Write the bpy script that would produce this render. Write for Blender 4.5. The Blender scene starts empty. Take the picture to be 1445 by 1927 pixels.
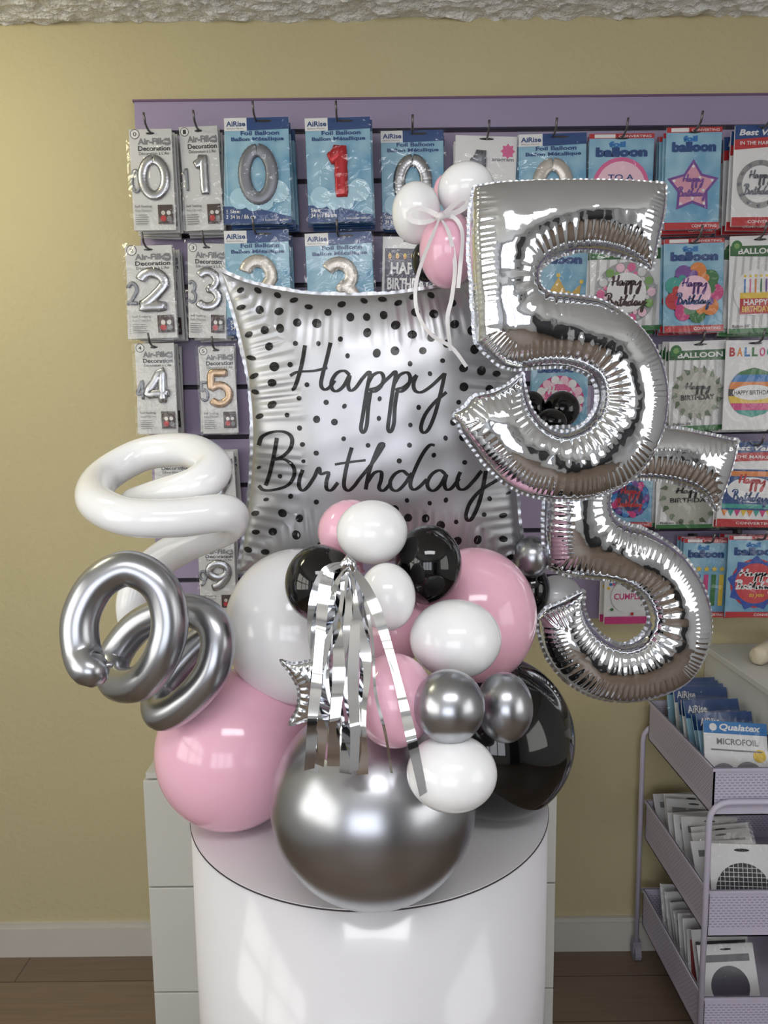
import bpy, bmesh, math, random
import numpy as np
from mathutils import Vector, Matrix
from mathutils.geometry import delaunay_2d_cdt
from mathutils.bvhtree import BVHTree
random.seed(7); np.random.seed(7)
S = bpy.context.scene; COL = S.collection
R = math.radians
W_, H_ = 1445, 1927
F = 26/36*H_
CAM = Vector((0, 0, 1.476))
ROT = Matrix.Rotation(R(83), 3, 'X') @ Matrix.Rotation(R(-0.6), 3, 'Z')
cam = bpy.data.cameras.new('camera'); cam.lens = 26; cam.sensor_width = 36; cam.sensor_fit = 'AUTO'; cam.clip_start = .02
co = bpy.data.objects.new('camera', cam); COL.objects.link(co)
co.matrix_world = Matrix.Translation(CAM) @ ROT.to_4x4()
S.camera = co
def at(px, py, Y):
    d = ROT @ Vector(((px-W_/2)/F, -(py-H_/2)/F, -1))
    return CAM + d*(Y/d.y)
def pxs(px, py, Y):       # metres per pixel there
    d = ROT @ Vector(((px-W_/2)/F, -(py-H_/2)/F, -1))
    return (Y/d.y)/F
def lin(h):
    h = h.lstrip('#'); o = []
    for i in (0, 2, 4):
        c = int(h[i:i+2], 16)/255
        o.append(c/12.92 if c <= .04045 else ((c+.055)/1.055)**2.4)
    return tuple(o)+(1,)
MATS = {}
def M(hexc, rough=.5, metal=0, coat=0, bump=0, bscale=40, var=.04, name=None, emit=0, spec=.5, sss=0, nscale=6):
    key = (hexc, rough, metal, coat, bump, bscale, var, emit, sss)
    if key in MATS: return MATS[key]
    m = bpy.data.materials.new(name or 'paint_'+hexc.strip('#')); m.use_nodes = True
    nt = m.node_tree; b = nt.nodes['Principled BSDF']
    tc = nt.nodes.new('ShaderNodeTexCoord')
    n = nt.nodes.new('ShaderNodeTexNoise'); n.inputs['Scale'].default_value = nscale; n.inputs['Detail'].default_value = 3
    nt.links.new(tc.outputs['Object'], n.inputs['Vector'])
    mx = nt.nodes.new('ShaderNodeMix'); mx.data_type = 'RGBA'
    c = lin(hexc)
    mx.inputs['A'].default_value = tuple(x*(1-var) for x in c[:3])+(1,)
    mx.inputs['B'].default_value = tuple(min(1, x*(1+var)) for x in c[:3])+(1,)
    nt.links.new(n.outputs['Fac'], mx.inputs['Factor']); nt.links.new(mx.outputs['Result'], b.inputs['Base Color'])
    b.inputs['Roughness'].default_value = rough; b.inputs['Metallic'].default_value = metal
    b.inputs['Coat Weight'].default_value = coat; b.inputs['Coat Roughness'].default_value = .05
    b.inputs['Specular IOR Level'].default_value = spec
    if sss:
        b.inputs['Subsurface Weight'].default_value = sss; b.inputs['Subsurface Radius'].default_value = (.03, .02, .02); b.inputs['Subsurface Scale'].default_value = .5
    if emit:
        nt.links.new(mx.outputs['Result'], b.inputs['Emission Color']); b.inputs['Emission Strength'].default_value = emit
    if bump:
        n2 = nt.nodes.new('ShaderNodeTexNoise'); n2.inputs['Scale'].default_value = bscale; n2.inputs['Detail'].default_value = 4
        nt.links.new(tc.outputs['Object'], n2.inputs['Vector'])
        bp = nt.nodes.new('ShaderNodeBump'); bp.inputs['Strength'].default_value = bump; bp.inputs['Distance'].default_value = .01
        nt.links.new(n2.outputs['Fac'], bp.inputs['Height']); nt.links.new(bp.outputs['Normal'], b.inputs['Normal'])
    MATS[key] = m
    return m
def tag(o, label, cat, group=None):
    o['label'] = label; o['category'] = cat
    if group: o['group'] = group
    return o
def thing(name, loc, label, cat, group=None):
    o = bpy.data.objects.new(name, None); o.empty_display_size = .02; o.location = loc; COL.objects.link(o)
    return tag(o, label, cat, group)
def mesh(name, V, Fc, mats, parent=None, smooth=False, mi=None, org=None):
    if not isinstance(mats, (list, tuple)): mats = [mats]
    if org is None:
        if parent is not None:
            org = parent.location.copy()
            if parent.parent: org += parent.parent.location
        else:
            a = np.array([tuple(v) for v in V]); lo, hi = a.min(0), a.max(0)
            org = Vector(((lo[0]+hi[0])/2, (lo[1]+hi[1])/2, lo[2]))
    me = bpy.data.meshes.new(name)
    me.from_pydata([(v[0]-org[0], v[1]-org[1], v[2]-org[2]) for v in V], [], [tuple(f) for f in Fc])
    for m in mats: me.materials.append(m)
    if mi is not None: me.polygons.foreach_set('material_index', mi)
    if smooth: me.polygons.foreach_set('use_smooth', [True]*len(me.polygons))
    me.update()
    o = bpy.data.objects.new(name, me); COL.objects.link(o)
    if parent is not None:
        o.parent = parent
    else: o.location = org
    return o
class MB:
    def __init__(s): s.V = []; s.F = []; s.I = []
    def add(s, V, Fc, mi=0):
        b = len(s.V); s.V += [tuple(v) for v in V]; s.F += [tuple(i+b for i in f) for f in Fc]; s.I += [mi]*len(Fc); return s
    def box(s, x0, y0, z0, x1, y1, z1, mi=0, bev=0):
        if bev:
            bm = bmesh.new(); bmesh.ops.create_cube(bm, size=1)
            for v in bm.verts: v.co = Vector(((x0+x1)/2+v.co.x*(x1-x0), (y0+y1)/2+v.co.y*(y1-y0), (z0+z1)/2+v.co.z*(z1-z0)))
            bmesh.ops.bevel(bm, geom=list(bm.edges), offset=bev, segments=2, affect='EDGES', profile=.5)
            bm.verts.index_update()
            s.add([v.co for v in bm.verts], [[v.index for v in f.verts] for f in bm.faces], mi); bm.free(); return s
        V = [(x, y, z) for x in (x0, x1) for y in (y0, y1) for z in (z0, z1)]
        return s.add(V, [(0,1,3,2), (4,6,7,5), (0,4,5,1), (2,3,7,6), (0,2,6,4), (1,5,7,3)], mi)
    def tube(s, P, r, n=8, mi=0, cap=True):
        P = [Vector(p) for p in P]; rr = r if isinstance(r, (list, tuple)) else [r]*len(P)
        T = []
        for i in range(len(P)):
            t = P[min(i+1, len(P)-1)]-P[max(i-1, 0)]; T.append(t.normalized())
        nrm = T[0].orthogonal().normalized(); b = len(s.V)
        for i, p in enumerate(P):
            nrm = (nrm - T[i]*nrm.dot(T[i])).normalized(); bn = T[i].cross(nrm)
            for j in range(n):
                a = 2*math.pi*j/n; s.V.append(tuple(p+(nrm*math.cos(a)+bn*math.sin(a))*rr[i]))
        for i in range(len(P)-1):
            for j in range(n):
                k = (j+1) % n; s.F.append((b+i*n+j, b+i*n+k, b+(i+1)*n+k, b+(i+1)*n+j)); s.I.append(mi)
        if cap:
            s.F.append(tuple(b+j for j in range(n))[::-1]); s.I.append(mi)
            s.F.append(tuple(b+(len(P)-1)*n+j for j in range(n))); s.I.append(mi)
        return s
    def build(s, name, mats, parent=None, smooth=False, org=None):
        return mesh(name, s.V, s.F, mats, parent, smooth, s.I, org)
def catmull(P, step=None, n=8, closed=False):
    P = [np.array(p, float) for p in P]; out = []
    N = len(P)
    for i in range(N if closed else N-1):
        if closed: p0, p1, p2, p3 = P[i-1], P[i], P[(i+1) % N], P[(i+2) % N]
        else:
            p1, p2 = P[i], P[i+1]; p0 = P[i-1] if i > 0 else 2*p1-p2; p3 = P[i+2] if i+2 < N else 2*p2-p1
        for j in range(n):
            t = j/n
            out.append(.5*((2*p1)+(-p0+p2)*t+(2*p0-5*p1+4*p2-p3)*t*t+(-p0+3*p1-3*p2+p3)*t**3))
    if not closed: out.append(P[-1])
    out = np.array(out)
    if step:
        Q = np.vstack([out, out[:1]]) if closed else out
        L = np.r_[0, np.cumsum(np.linalg.norm(np.diff(Q, axis=0), axis=1))]
        k = max(2, int(round(L[-1]/step)))
        ss = np.linspace(0, L[-1], k+1)
        out = np.stack([np.interp(ss, L, Q[:, c]) for c in range(Q.shape[1])], 1)
        if closed: out = out[:-1]
    return out
def copy_tree(o, parent=None):
    c = o.copy(); COL.objects.link(c)
    if parent: c.parent = parent
    for ch in list(o.children): copy_tree(ch, c)
    return c

# ------------------------------------------------------------------ text meshes
TC = {}
def tmesh(s, bold=0., bev=0., shear=0.):
    k = (s, bold, bev, shear)
    if k in TC: return TC[k]
    cu = bpy.data.curves.new('t', 'FONT'); cu.body = s; cu.offset = bold; cu.resolution_u = 3; cu.shear = shear
    ob = bpy.data.objects.new('t', cu); COL.objects.link(ob)
    dg = bpy.context.evaluated_depsgraph_get(); dg.update()
    me = bpy.data.meshes.new_from_object(ob.evaluated_get(dg))
    V = np.array([tuple(v.co) for v in me.vertices]); Fc = [tuple(p.vertices) for p in me.polygons]
    bpy.data.objects.remove(ob); bpy.data.meshes.remove(me); bpy.data.curves.remove(cu)
    lo, hi = V.min(0), V.max(0)
    TC[k] = (V, Fc, lo, hi); return TC[k]
def arc(cx, cy, rx, ry, a0, a1, n=14): return [(cx+rx*math.cos(R(a0+(a1-a0)*i/n)), cy+ry*math.sin(R(a0+(a1-a0)*i/n))) for i in range(n+1)]
DG = {'0': arc(.5,.5,.36,.4,90,450,28), '1': [(.25,.74),(.42,.80),(.55,.92),(.55,.6),(.55,.3),(.55,.1)],
 '2': arc(.5,.68,.34,.24,165,-20,12)+[(.6,.4),(.35,.22),(.17,.11),(.5,.1),(.86,.1)],
 '3': arc(.47,.70,.32,.21,150,-75,12)+arc(.47,.30,.37,.22,80,-150,12),
 '4': [(.66,.1),(.66,.5),(.66,.9),(.4,.62),(.14,.34),(.5,.34),(.9,.34)],
 '5': [(.82,.9),(.5,.9),(.24,.9),(.2,.7),(.2,.53)]+arc(.48,.34,.36,.24,120,-145,12),
 '6': [(.74,.88),(.45,.78),(.2,.5)]+arc(.5,.32,.33,.23,170,530,22), '7': [(.14,.9),(.5,.9),(.86,.9),(.6,.5),(.42,.1)],
 '8': arc(.5,.71,.28,.2,-90,270,20)+arc(.5,.29,.35,.22,90,-270,20), '9': [(.26,.12),(.55,.22),(.8,.5)]+arc(.5,.68,.33,.23,-10,350,22)}
# looped script "Happy Birthday" as pen strokes (photo pixel frame)
strokes = [
 [(574,650),(569,680),(562,708),(554,730),(549,734)],[(546,707),(560,700),(590,698),(616,692)],[(622,645),(615,675),(607,705),(604,724),(610,733),(620,729),(630,716)],
 [(658,706),(648,698),(634,702),(624,718),(625,732),(634,736),(647,726),(658,706),(655,724),(659,735),(669,730),(682,712)],
 [(682,712),(696,700),(690,735),(683,780),(679,806),(684,814),(690,800),(693,765),(697,738)],[(692,722),(702,706),(716,701),(722,712),(716,728),(704,737),(696,733),(712,728),(734,708)],
 [(734,708),(745,700),(739,735),(733,780),(730,806),(735,813),(741,797),(743,765),(747,738)],[(742,722),(752,706),(766,701),(772,712),(766,728),(754,737),(746,733),(762,727),(784,706)],
 [(784,706),(778,722),(781,735),(793,738),(812,726),(835,704)],[(837,702),(830,735),(818,780),(806,808),(796,814),(792,803),(800,780),(818,757),(840,738)],
 [(521,824),(516,855),(508,890),(500,914)],[(487,838),(493,822),(512,813),(536,813),(549,824),(547,843),(533,858),(516,865),(536,865),(552,878),(553,897),(540,914),(515,922),(496,922),(487,914)],
 [(570,884),(564,900),(563,916),(570,923),(580,915),(592,897)],[(592,897),(600,880),(604,892),(618,889),(614,908),(615,920),(624,922),(636,908)],
 [(662,842),(654,870),(648,900),(648,917),(656,923),(666,915),(675,903)],[(630,874),(655,870),(688,866)],
 [(675,903),(700,872),(718,845),(722,836),(715,836),(705,858),(694,890),(688,921)],[(691,908),(704,890),(717,888),(717,902),(713,918),(722,923),(736,908)],
 [(768,894),(757,886),(743,892),(734,907),(737,920),(748,923),(762,910),(775,890)],[(818,838),(808,838),(794,856),(780,885),(772,910),(777,921),(788,917),(803,902)],
 [(838,892),(827,885),(813,892),(804,908),(807,920),(817,923),(829,912),(840,892),(836,910),(840,921),(850,918),(864,900)],
 [(866,888),(860,904),(863,919),(875,920),(890,906),(906,886)],[(914,886),(909,915),(900,950),(888,975),(880,979),(877,968),(885,945),(905,922),(928,908),(944,898)],
]
class Art:
    """flat printing on a card of w x h metres, unit coordinates: x right, y up"""
    def __init__(s, w, h): s.w = w; s.h = h; s.V = []; s.F = []; s.I = []; s.m = []; s.l = 0
    def _mi(s, m):
        if m not in s.m: s.m.append(m)
        return s.m.index(m)
    def put(s, P, Fc, m, keep=False):
        if not keep: s.l += 1
        b = len(s.V); y = -.0022-.00012*s.l
        for p in P:
            yy = y - (p[2] if len(p) > 2 else 0)
            s.V.append(((p[0]-.5)*s.w, yy, (p[1]-1)*s.h))
        s.F += [tuple(i+b for i in f) for f in Fc]; s.I += [s._mi(m)]*len(Fc)
    def rect(s, x0, y0, x1, y1, m): s.put([(x0,y0),(x1,y0),(x1,y1),(x0,y1)], [(0,1,2,3)], m)
    def poly(s, P, m): s.put(P, [tuple(range(len(P)))], m)
    def ell(s, cx, cy, rx, m, ry=None, n=28):
        ry = ry if ry else rx*s.w/s.h
        s.put([(cx+rx*math.cos(2*math.pi*i/n), cy+ry*math.sin(2*math.pi*i/n)) for i in range(n)], [tuple(range(n))], m)
    def star(s, cx, cy, rx, m, n=5, inner=.5, rot=0):
        ry = rx*s.w/s.h; P = [(cx, cy)]
        for i in range(2*n):
            r = 1 if i % 2 == 0 else inner; a = math.pi/2+math.pi*i/n+rot
            P.append((cx+rx*r*math.cos(a), cy+ry*r*math.sin(a)))
        s.put(P, [(0, 1+i, 1+(i+1) % (2*n)) for i in range(2*n)], m)
    def text(s, t, x0, y0, x1, y1, m, bold=.01, shear=0):
        V, Fc, lo, hi = tmesh(t, bold, 0, shear)
        sx = (x1-x0)/(hi[0]-lo[0]); sy = (y1-y0)/(hi[1]-lo[1])
        s.put([(x0+(v[0]-lo[0])*sx, y0+(v[1]-lo[1])*sy, 0) for v in V], Fc, m)
    def script(s, part, x0, y0, x1, y1, m, pen=.016):
        st = strokes[:10] if part == 'Happy' else strokes[10:]
        allp = np.array([p for q in st for p in q], float); lo, hi = allp.min(0), allp.max(0)
        s.l += 1
        for q in st:
            c = catmull(q, n=3); c = [((x0+(x1-x0)*(p[0]-lo[0])/(hi[0]-lo[0])-.5)*s.w, (y0+(y1-y0)*(hi[1]-p[1])/(hi[1]-lo[1])-1)*s.h) for p in c]
            g = np.gradient(np.array(c), axis=0); g /= np.linalg.norm(g, axis=1)[:, None]+1e-9; hw = pen*s.w
            b = len(s.V); y = -.0022-.00012*s.l
            for (px, pz), t in zip(c, g):
                k = hw*(.55+.45*abs(t[1])); s.V.append((px-t[1]*k, y, pz+t[0]*k)); s.V.append((px+t[1]*k, y, pz-t[0]*k))
            for i in range(len(c)-1): s.F.append((b+2*i, b+2*i+1, b+2*i+3, b+2*i+2)); s.I.append(s._mi(m))
    def digit(s, ch, x0, y0, x1, y1, m, fat=.15):
        q = catmull([(x0+(x1-x0)*p[0], y0+(y1-y0)*p[1]) for p in DG[ch]], n=3)
        r = fat*(x1-x0)*s.w; mb = MB(); n = len(q)
        pts = [Vector(((p[0]-.5)*s.w, 0, (p[1]-1)*s.h)) for p in q]
        rr = [r*(.8 if i in (0, n-1) else 1)*(1+.05*math.sin(i*2.6)) for i in range(n)]
        mb.tube(pts, rr, 10)
        s.l += 1; b = len(s.V); y = -.0022-.00012*s.l
        s.V += [(v[0], y-.0012+v[1]*.32, v[2]) for v in mb.V]
        s.F += [tuple(i+b for i in f) for f in mb.F]; s.I += [s._mi(m)]*len(mb.F); s.l += 6
    def build(s, name, parent):
        return mesh(name, s.V, s.F, s.m, parent, True, s.I, org=(0,0,0))
G = lambda h, r=.35, mt=0: M(h, r, mt, .15)
SILV = M('#adaeb2', .25, 1, name='silver_foil_print'); SILVD = M('#7b7e87', .4, .6); REDF = M('#b3202a', .25, .3); GOLD = M('#b79c80', .3, .8); ROSE = M('#dba0b2', .3, .4); PEARL = M('#c3bdb5', .3, .5)
def sky_mat():
    m = bpy.data.materials.new('sky_print'); m.use_nodes = True; nt = m.node_tree; b = nt.nodes['Principled BSDF']
    tc = nt.nodes.new('ShaderNodeTexCoord'); n = nt.nodes.new('ShaderNodeTexNoise'); n.inputs['Scale'].default_value = 14
    rp = nt.nodes.new('ShaderNodeValToRGB'); rp.color_ramp.elements[0].color = lin('#5c96b8'); rp.color_ramp.elements[1].color = lin('#a0c4d4'); rp.color_ramp.elements[0].position = .35; rp.color_ramp.elements[1].position = .75
    nt.links.new(tc.outputs['Object'], n.inputs['Vector']); nt.links.new(n.outputs['Fac'], rp.inputs['Fac']); nt.links.new(rp.outputs['Color'], b.inputs['Base Color'])
    b.inputs['Roughness'].default_value = .35; b.inputs['Coat Weight'].default_value = .2
    return m
SKY = sky_mat()
def film_mat():
    m = bpy.data.materials.new('clear_bag_film'); m.use_nodes = True; nt = m.node_tree; nt.nodes.clear()
    o = nt.nodes.new('ShaderNodeOutputMaterial'); t = nt.nodes.new('ShaderNodeBsdfTransparent'); g = nt.nodes.new('ShaderNodeBsdfGlossy'); g.inputs['Roughness'].default_value = .08
    mx = nt.nodes.new('ShaderNodeMixShader'); fr = nt.nodes.new('ShaderNodeFresnel'); fr.inputs['IOR'].default_value = 1.3
    ad = nt.nodes.new('ShaderNodeMath'); ad.operation = 'ADD'; ad.inputs[1].default_value = .02
    tc = nt.nodes.new('ShaderNodeTexCoord'); n = nt.nodes.new('ShaderNodeTexNoise'); n.inputs['Scale'].default_value = 22; n.inputs['Distortion'].default_value = 1
    bp = nt.nodes.new('ShaderNodeBump'); bp.inputs['Distance'].default_value = .006
    nt.links.new(tc.outputs['Object'], n.inputs['Vector']); nt.links.new(n.outputs['Fac'], bp.inputs['Height'])
    nt.links.new(bp.outputs['Normal'], g.inputs['Normal']); nt.links.new(bp.outputs['Normal'], fr.inputs['Normal'])
    nt.links.new(fr.outputs[0], ad.inputs[0]); nt.links.new(ad.outputs[0], mx.inputs[0]); nt.links.new(t.outputs[0], mx.inputs[1]); nt.links.new(g.outputs[0], mx.inputs[2]); nt.links.new(mx.outputs[0], o.inputs[0])
    return m
FILM = film_mat()
cDB = G('#183f78'); cB = G('#2670b0'); cLB = G('#a3c8da'); cW = G('#dbdbdc'); cG = G('#77787d'); cK = G('#1b1b1e'); cR = G('#b0282e'); cP = G('#cf5f90'); cHP = G('#c03478'); cGr = G('#2c6b36'); cLG = G('#759c58'); cY = G('#d8b63a'); cPu = G('#6f4490'); cO = G('#d07a30'); cT = G('#349389'); cBr = G('#3d2a26'); cCard = G('#c9c9ca'); cLP = G('#e3bccb')
def d_air(a, ch, ballm=SILV, paint=cCard):
    a.ell(.5, .955, .1, cK, .012)
    a.ell(.14, .95, .11, cK); a.ell(.14, .95, .095, cW); a.text(ch, .1, .93, .18, .97, cK)
    a.text('Air-Filled', .2, .845, .95, .91, cG, .04); a.text('Decoration', .2, .785, .95, .832, cK, .02)
    a.text("Décoration à L'Air", .22, .745, .93, .775, cK, 0)
    a.digit(ch, -.02, .36, .24, .62, SILVD, .15)
    a.digit(ch, .16, .3, .92, .74, ballm, .15)
    a.ell(.88, .87, .08, cG); a.text('14in', .83, .86, .93, .88, cW)
    a.rect(.6, .06, .95, .25, cBr); a.ell(.72, .17, .05, PEARL); a.ell(.85, .17, .05, cCard); a.ell(.72, .115, .07, cR, .03); a.ell(.86, .11, .06, cG, .03)
    a.text('Self Sealing', .06, .22, .46, .25, cK, 0); a.text('Auto-Obturant', .06, .185, .46, .21, cG, 0)
    for i in range(5): a.rect(.06, .06+.022*i, .35+.03*(i % 2), .067+.022*i, cG)
def d_sky(a, ch, m, title=True):
    a.poly([(0, 0), (1, 0), (1, .06), (.5, .14), (0, .17)], cDB)
    a.rect(0, .9, 1, 1, cDB); a.poly([(0, .88), (.35, .88), (.35, 1), (0, 1)], cW); a.poly([(.35, .88), (1, .89), (1, .93), (.35, .93)], cDB)
    a.text('AiRise', .03, .92, .33, .97, cDB, .03); a.text('Balloon Market', .04, .895, .3, .908, cG, 0)
    a.ell(.62, .965, .12, cK, .012)
    a.text('Foil Balloon', .25, .835, .85, .876, cDB, .03); a.text('Ballon Métallique', .1, .772, .92, .818, cDB, .03)
    for x, y, r in ((.2, .24, .16), (.4, .2, .13), (.8, .3, .17), (.6, .2, .12)): a.ell(x, y, r, cLB)
    a.digit(ch, .2, .18, .8, .75, m, .17)
    a.text('Size:', .04, .1, .2, .135, cW); a.text('34 In / 86 cm', .04, .045, .44, .085, cW)
    a.text('1 balloon / ballon', .55, .02, .95, .04, cW, 0)
def d_foil(a, motif):
    a.rect(0, .95, 1, 1, cR); a.rect(.08, .957, .4, .993, cW); a.text('CONVERTING', .45, .96, .95, .985, cW)
    a.ell(.5, .95, .11, cK, .01)
    a.text('foil', .3, .86, .56, .92, cB, .06); a.text('balloon', .1, .76, .9, .86, cDB, .07)
    motif(a)
    a.rect(0, 0, 1, .07, cR); a.text('CONVERTING', .5, .02, .95, .05, cW)
def d_green(a, motif):
    for i in range(7):
        x = i/7; a.poly([(x, 0), (x+.05, 0), (x+.16, .99), (x+.12, .99)] if x < .8 else [(x, 0), (x+.05, 0), (x+.1, .5), (x+.05, .5)], G('#b4b4b4'))
    a.rect(.0, .9, 1, 1, cW); a.poly([(0, .8), (1, .78), (1, .9), (0, .9)], G('#2c5c33')); a.text('BALLOON', .15, .815, .95, .875, cW, .03); a.ell(.12, .9, .1, cGr); a.ell(.12, .9, .05, cLG)
    a.ell(.55, .96, .12, cK, .012)
    motif(a); a.rect(0, 0, 1, .05, cGr); a.text('Ballon 18"', .06, .06, .4, .09, cK)
def d_best(a, motif):
    a.rect(0, .8, 1, 1, cDB); a.poly([(0, .76), (1, .8), (1, .9), (0, .86)], cR); a.text('Best Value', .08, .9, .92, .96, cW, .03, .2)
    a.text('IN THE MARKET', .1, .81, .8, .845, cW); a.ell(.5, .98, .1, cK, .008); motif(a); a.rect(0, 0, 1, .09, cR); a.text('CONVERTING', .3, .03, .9, .06, cW)
def hb(a, cx, cy, w, m, m2=None):
    k = a.w/a.h
    a.script('Happy', cx-w*.42, cy-w*.04*k, cx+w*.42, cy+w*.5*k, m, .016*w/.5); a.script('Birthday', cx-w*.58, cy-w*.55*k, cx+w*.58, cy+.0*k, m2 or m, .015*w/.5)
def mo_circle(rim, face, dec, txt, n=14, big=.075, m2=None):
    def f(a):
        a.ell(.5, .42, .43, rim)
        for i in range(n):
            t = 2*math.pi*i/n; a.ell(.5+.36*math.cos(t), .42+.36*a.w/a.h*math.sin(t), big, dec[i % len(dec)])
            a.ell(.5+.30*math.cos(t+.2), .42+.30*a.w/a.h*math.sin(t+.2), big*.5, dec[(i+1) % len(dec)])
        a.ell(.5, .42, .28, face); hb(a, .5, .42, .5, txt, m2)
    return f
def mo_star(a):
    a.star(.5, .42, .49, cPu, inner=.58); a.star(.5, .42, .41, ROSE, inner=.58)
    for i in range(10): t = i*.628+math.pi/2; r = .36 if i % 2 == 0 else .2; a.ell(.5+r*math.cos(t), .42+r*a.w/a.h*math.sin(t), .025, cW)
    hb(a, .5, .42, .45, cPu)
def mo_toa(a):
    a.ell(.5, .45, .44, cP); a.ell(.5, .45, .38, cLP); a.text('TO A', .3, .52, .7, .58, cDB, .02); a.text('SPECIAL', .22, .42, .78, .48, cHP, .02); a.text('GIRL', .3, .32, .7, .39, cB, .02)
def mo_crown(a):
    a.poly([(.15, .3), (.85, .3), (.9, .55), (.68, .42), (.5, .62), (.32, .42), (.1, .55)], M('#b89a58', .3, .8)); a.rect(.15, .24, .85, .32, M('#a8762b', .25, .8))
    for x, y in ((.1, .57), (.5, .64), (.9, .57), (.32, .45), (.68, .45)): a.ell(x, y, .035, cY)
def mo_cake(a):
    a.ell(.5, .42, .42, cW); a.rect(.2, .2, .8, .42, cR); a.rect(.2, .36, .8, .42, cY); a.text('HAPPY', .27, .29, .73, .35, cW, .02); a.text('BIRTHDAY', .24, .22, .76, .28, cY, .02)
    for i in range(5): a.rect(.27+.1*i, .42, .3+.1*i, .56, (cB, cP, cO, cGr, cPu)[i]); a.ell(.285+.1*i, .59, .025, cY)
def mo_stripe(a):
    ms = (cT, cHP, cY, cK, cO, cB, cGr); r = .43; k = a.w/a.h
    for i, m in enumerate(ms):
        t0, t1 = -1+2*i/7, -1+2*(i+1)/7
        P = [(.5+r*math.sqrt(max(0, 1-t*t)), .42+r*k*t) for t in (t0, (t0+t1)/2, t1)]+[(.5-r*math.sqrt(max(0, 1-t*t)), .42+r*k*t) for t in (t1, (t0+t1)/2, t0)]
        a.poly(P, m)
    a.ell(.5, .42, .36, cW, .085); a.text('HAPPY BIRTHDAY', .17, .395, .83, .445, cK, .02)
def mo_leaf(a):
    a.ell(.5, .42, .44, G('#a9a89e'))
    for i in range(16):
        t = 2*math.pi*i/16; x, y = .5+.36*math.cos(t), .42+.36*a.w/a.h*math.sin(t); u = t+.6
        a.poly([(x, y), (x+.05*math.cos(u+1), y+.04*math.sin(u+1)), (x+.13*math.cos(u), y+.1*math.sin(u)), (x+.05*math.cos(u-1), y+.04*math.sin(u-1))], G('#55644a') if i % 2 else G('#73806a'))
    a.script('Happy', .28, .40, .72, .54, cK, .014); a.text('BIRTHDAY', .2, .34, .8, .4, cK, .02)
def mo_banner(a):
    for i in range(9): a.poly([(.06+.1*i, .2), (.16+.1*i, .2), (.11+.1*i, .12)], (cO, cT, cHP, cY)[i % 4])
    a.rect(.06, .2, .94, .68, cDB); a.rect(.06, .6, .94, .66, cO); a.rect(.06, .22, .94, .27, cT); a.ell(.5, .44, .38, cW, .15); hb(a, .5, .44, .5, cR, cDB)
def mo_silver(a):
    a.ell(.5, .42, .43, SILV); a.ell(.5, .42, .33, cW)
    for i in range(12):
        t = 2*math.pi*i/12; a.ell(.5+.38*math.cos(t), .42+.38*a.w/a.h*math.sin(t), .03, SILVD)
    hb(a, .5, .42, .5, SILVD)
def mo_candle(a):
    for i in range(5): a.rect(.14+.17*i, .15, .24+.17*i, .55, (cO, cB, cHP, cGr, cY)[i]); a.star(.19+.17*i, .62, .07, cY)
def mo_redhb(a):
    a.ell(.5, .42, .44, cR); a.star(.5, .42, .5, G('#2a4b9e'), 9, .8); a.ell(.5, .42, .36, G('#c04048'))
    a.script('Happy', .2, .44, .8, .6, cW, .022); a.script('Birthday', .16, .3, .84, .46, cW, .022); a.text('to you', .4, .24, .66, .3, cY, .02, .3)
def d_plainwhite(a, motif=None):
    a.ell(.5, .965, .12, cK, .012); a.star(.85, .84, .12, cP, 8, .7); a.text('anagram', .6, .72, .95, .76, cG, .02); a.digit('1', .15, .2, .65, .88, SILVD, .16)
def d_multi(a, motif):
    for i, (c, m) in enumerate(zip('BALLOON', (cR, cO, cB, cGr, cHP, cT, cPu))): a.text(c, .06+.13*i, .82, .16+.13*i, .92, m, .04)
    a.ell(.5, .965, .12, cK, .012); motif(a)
def d_cumple(a, motif=None):
    for i in range(26): a.ell(random.uniform(.08, .92), random.uniform(.15, .75), .035, (cR, cY, cB, cGr, cP)[i % 5])
    a.ell(.5, .45, .36, cW); a.text('CUMPLE', .2, .4, .8, .5, cHP, .02); a.rect(0, 0, 1, .12, cHP); a.rect(0, .86, 1, 1, cHP)
def d_dark(a, motif=None):
    a.ell(.5, .955, .12, cK, .012); P = G('#362c48')
    a.rect(.05, .06, .95, .88, P); a.text('HAPPY', .16, .62, .84, .74, cW, .03); a.text('BIRTHDAY', .1, .46, .9, .58, cW, .03)
    for i in range(7): a.rect(.12+.12*i, .1, .17+.12*i, .34, (cHP, cT, cY, cO)[i % 4]); a.ell(.145+.12*i, .385, .025, cY, .028)
    for i in range(6): a.ell(.14+.14*i, .8, .03, cY, .03); a.ell(.14+.14*i, .79, .015, cO, .015)
def make_packet(w, h, base, design, args, label, film=True):
    t = thing('balloon_packet', (0, 0, 0), label, 'balloon packet')
    b = MB(); b.box(-w/2, -.002, -h, w/2, .003, 0, 0, .0012); b.build('card', [base], t, org=(0,0,0))
    a = Art(w, h); design(a, *args); a.build('printing', t)
    if film:
        n = 7; V = []; Fc = []
        e = .005
        for i in range(n+1):
            for j in range(n+1):
                ed = i in (0, n) or j in (0, n)
                V.append((-w/2-e+(w+2*e)*i/n, -.0095-(0 if ed else random.uniform(.002, .005)), -h-e+(h+2*e)*j/n))
        for i in range(n):
            for j in range(n): q = i*(n+1)+j; Fc.append((q, q+1, q+n+2, q+n+1))
        mesh('clear_bag', V, Fc, FILM, t, True, org=(0,0,0))
    return t
WALLY = 1.916; PANY = 1.894
metal = M('#6d6a6c', .3, .9, name='steel_wire')
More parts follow.
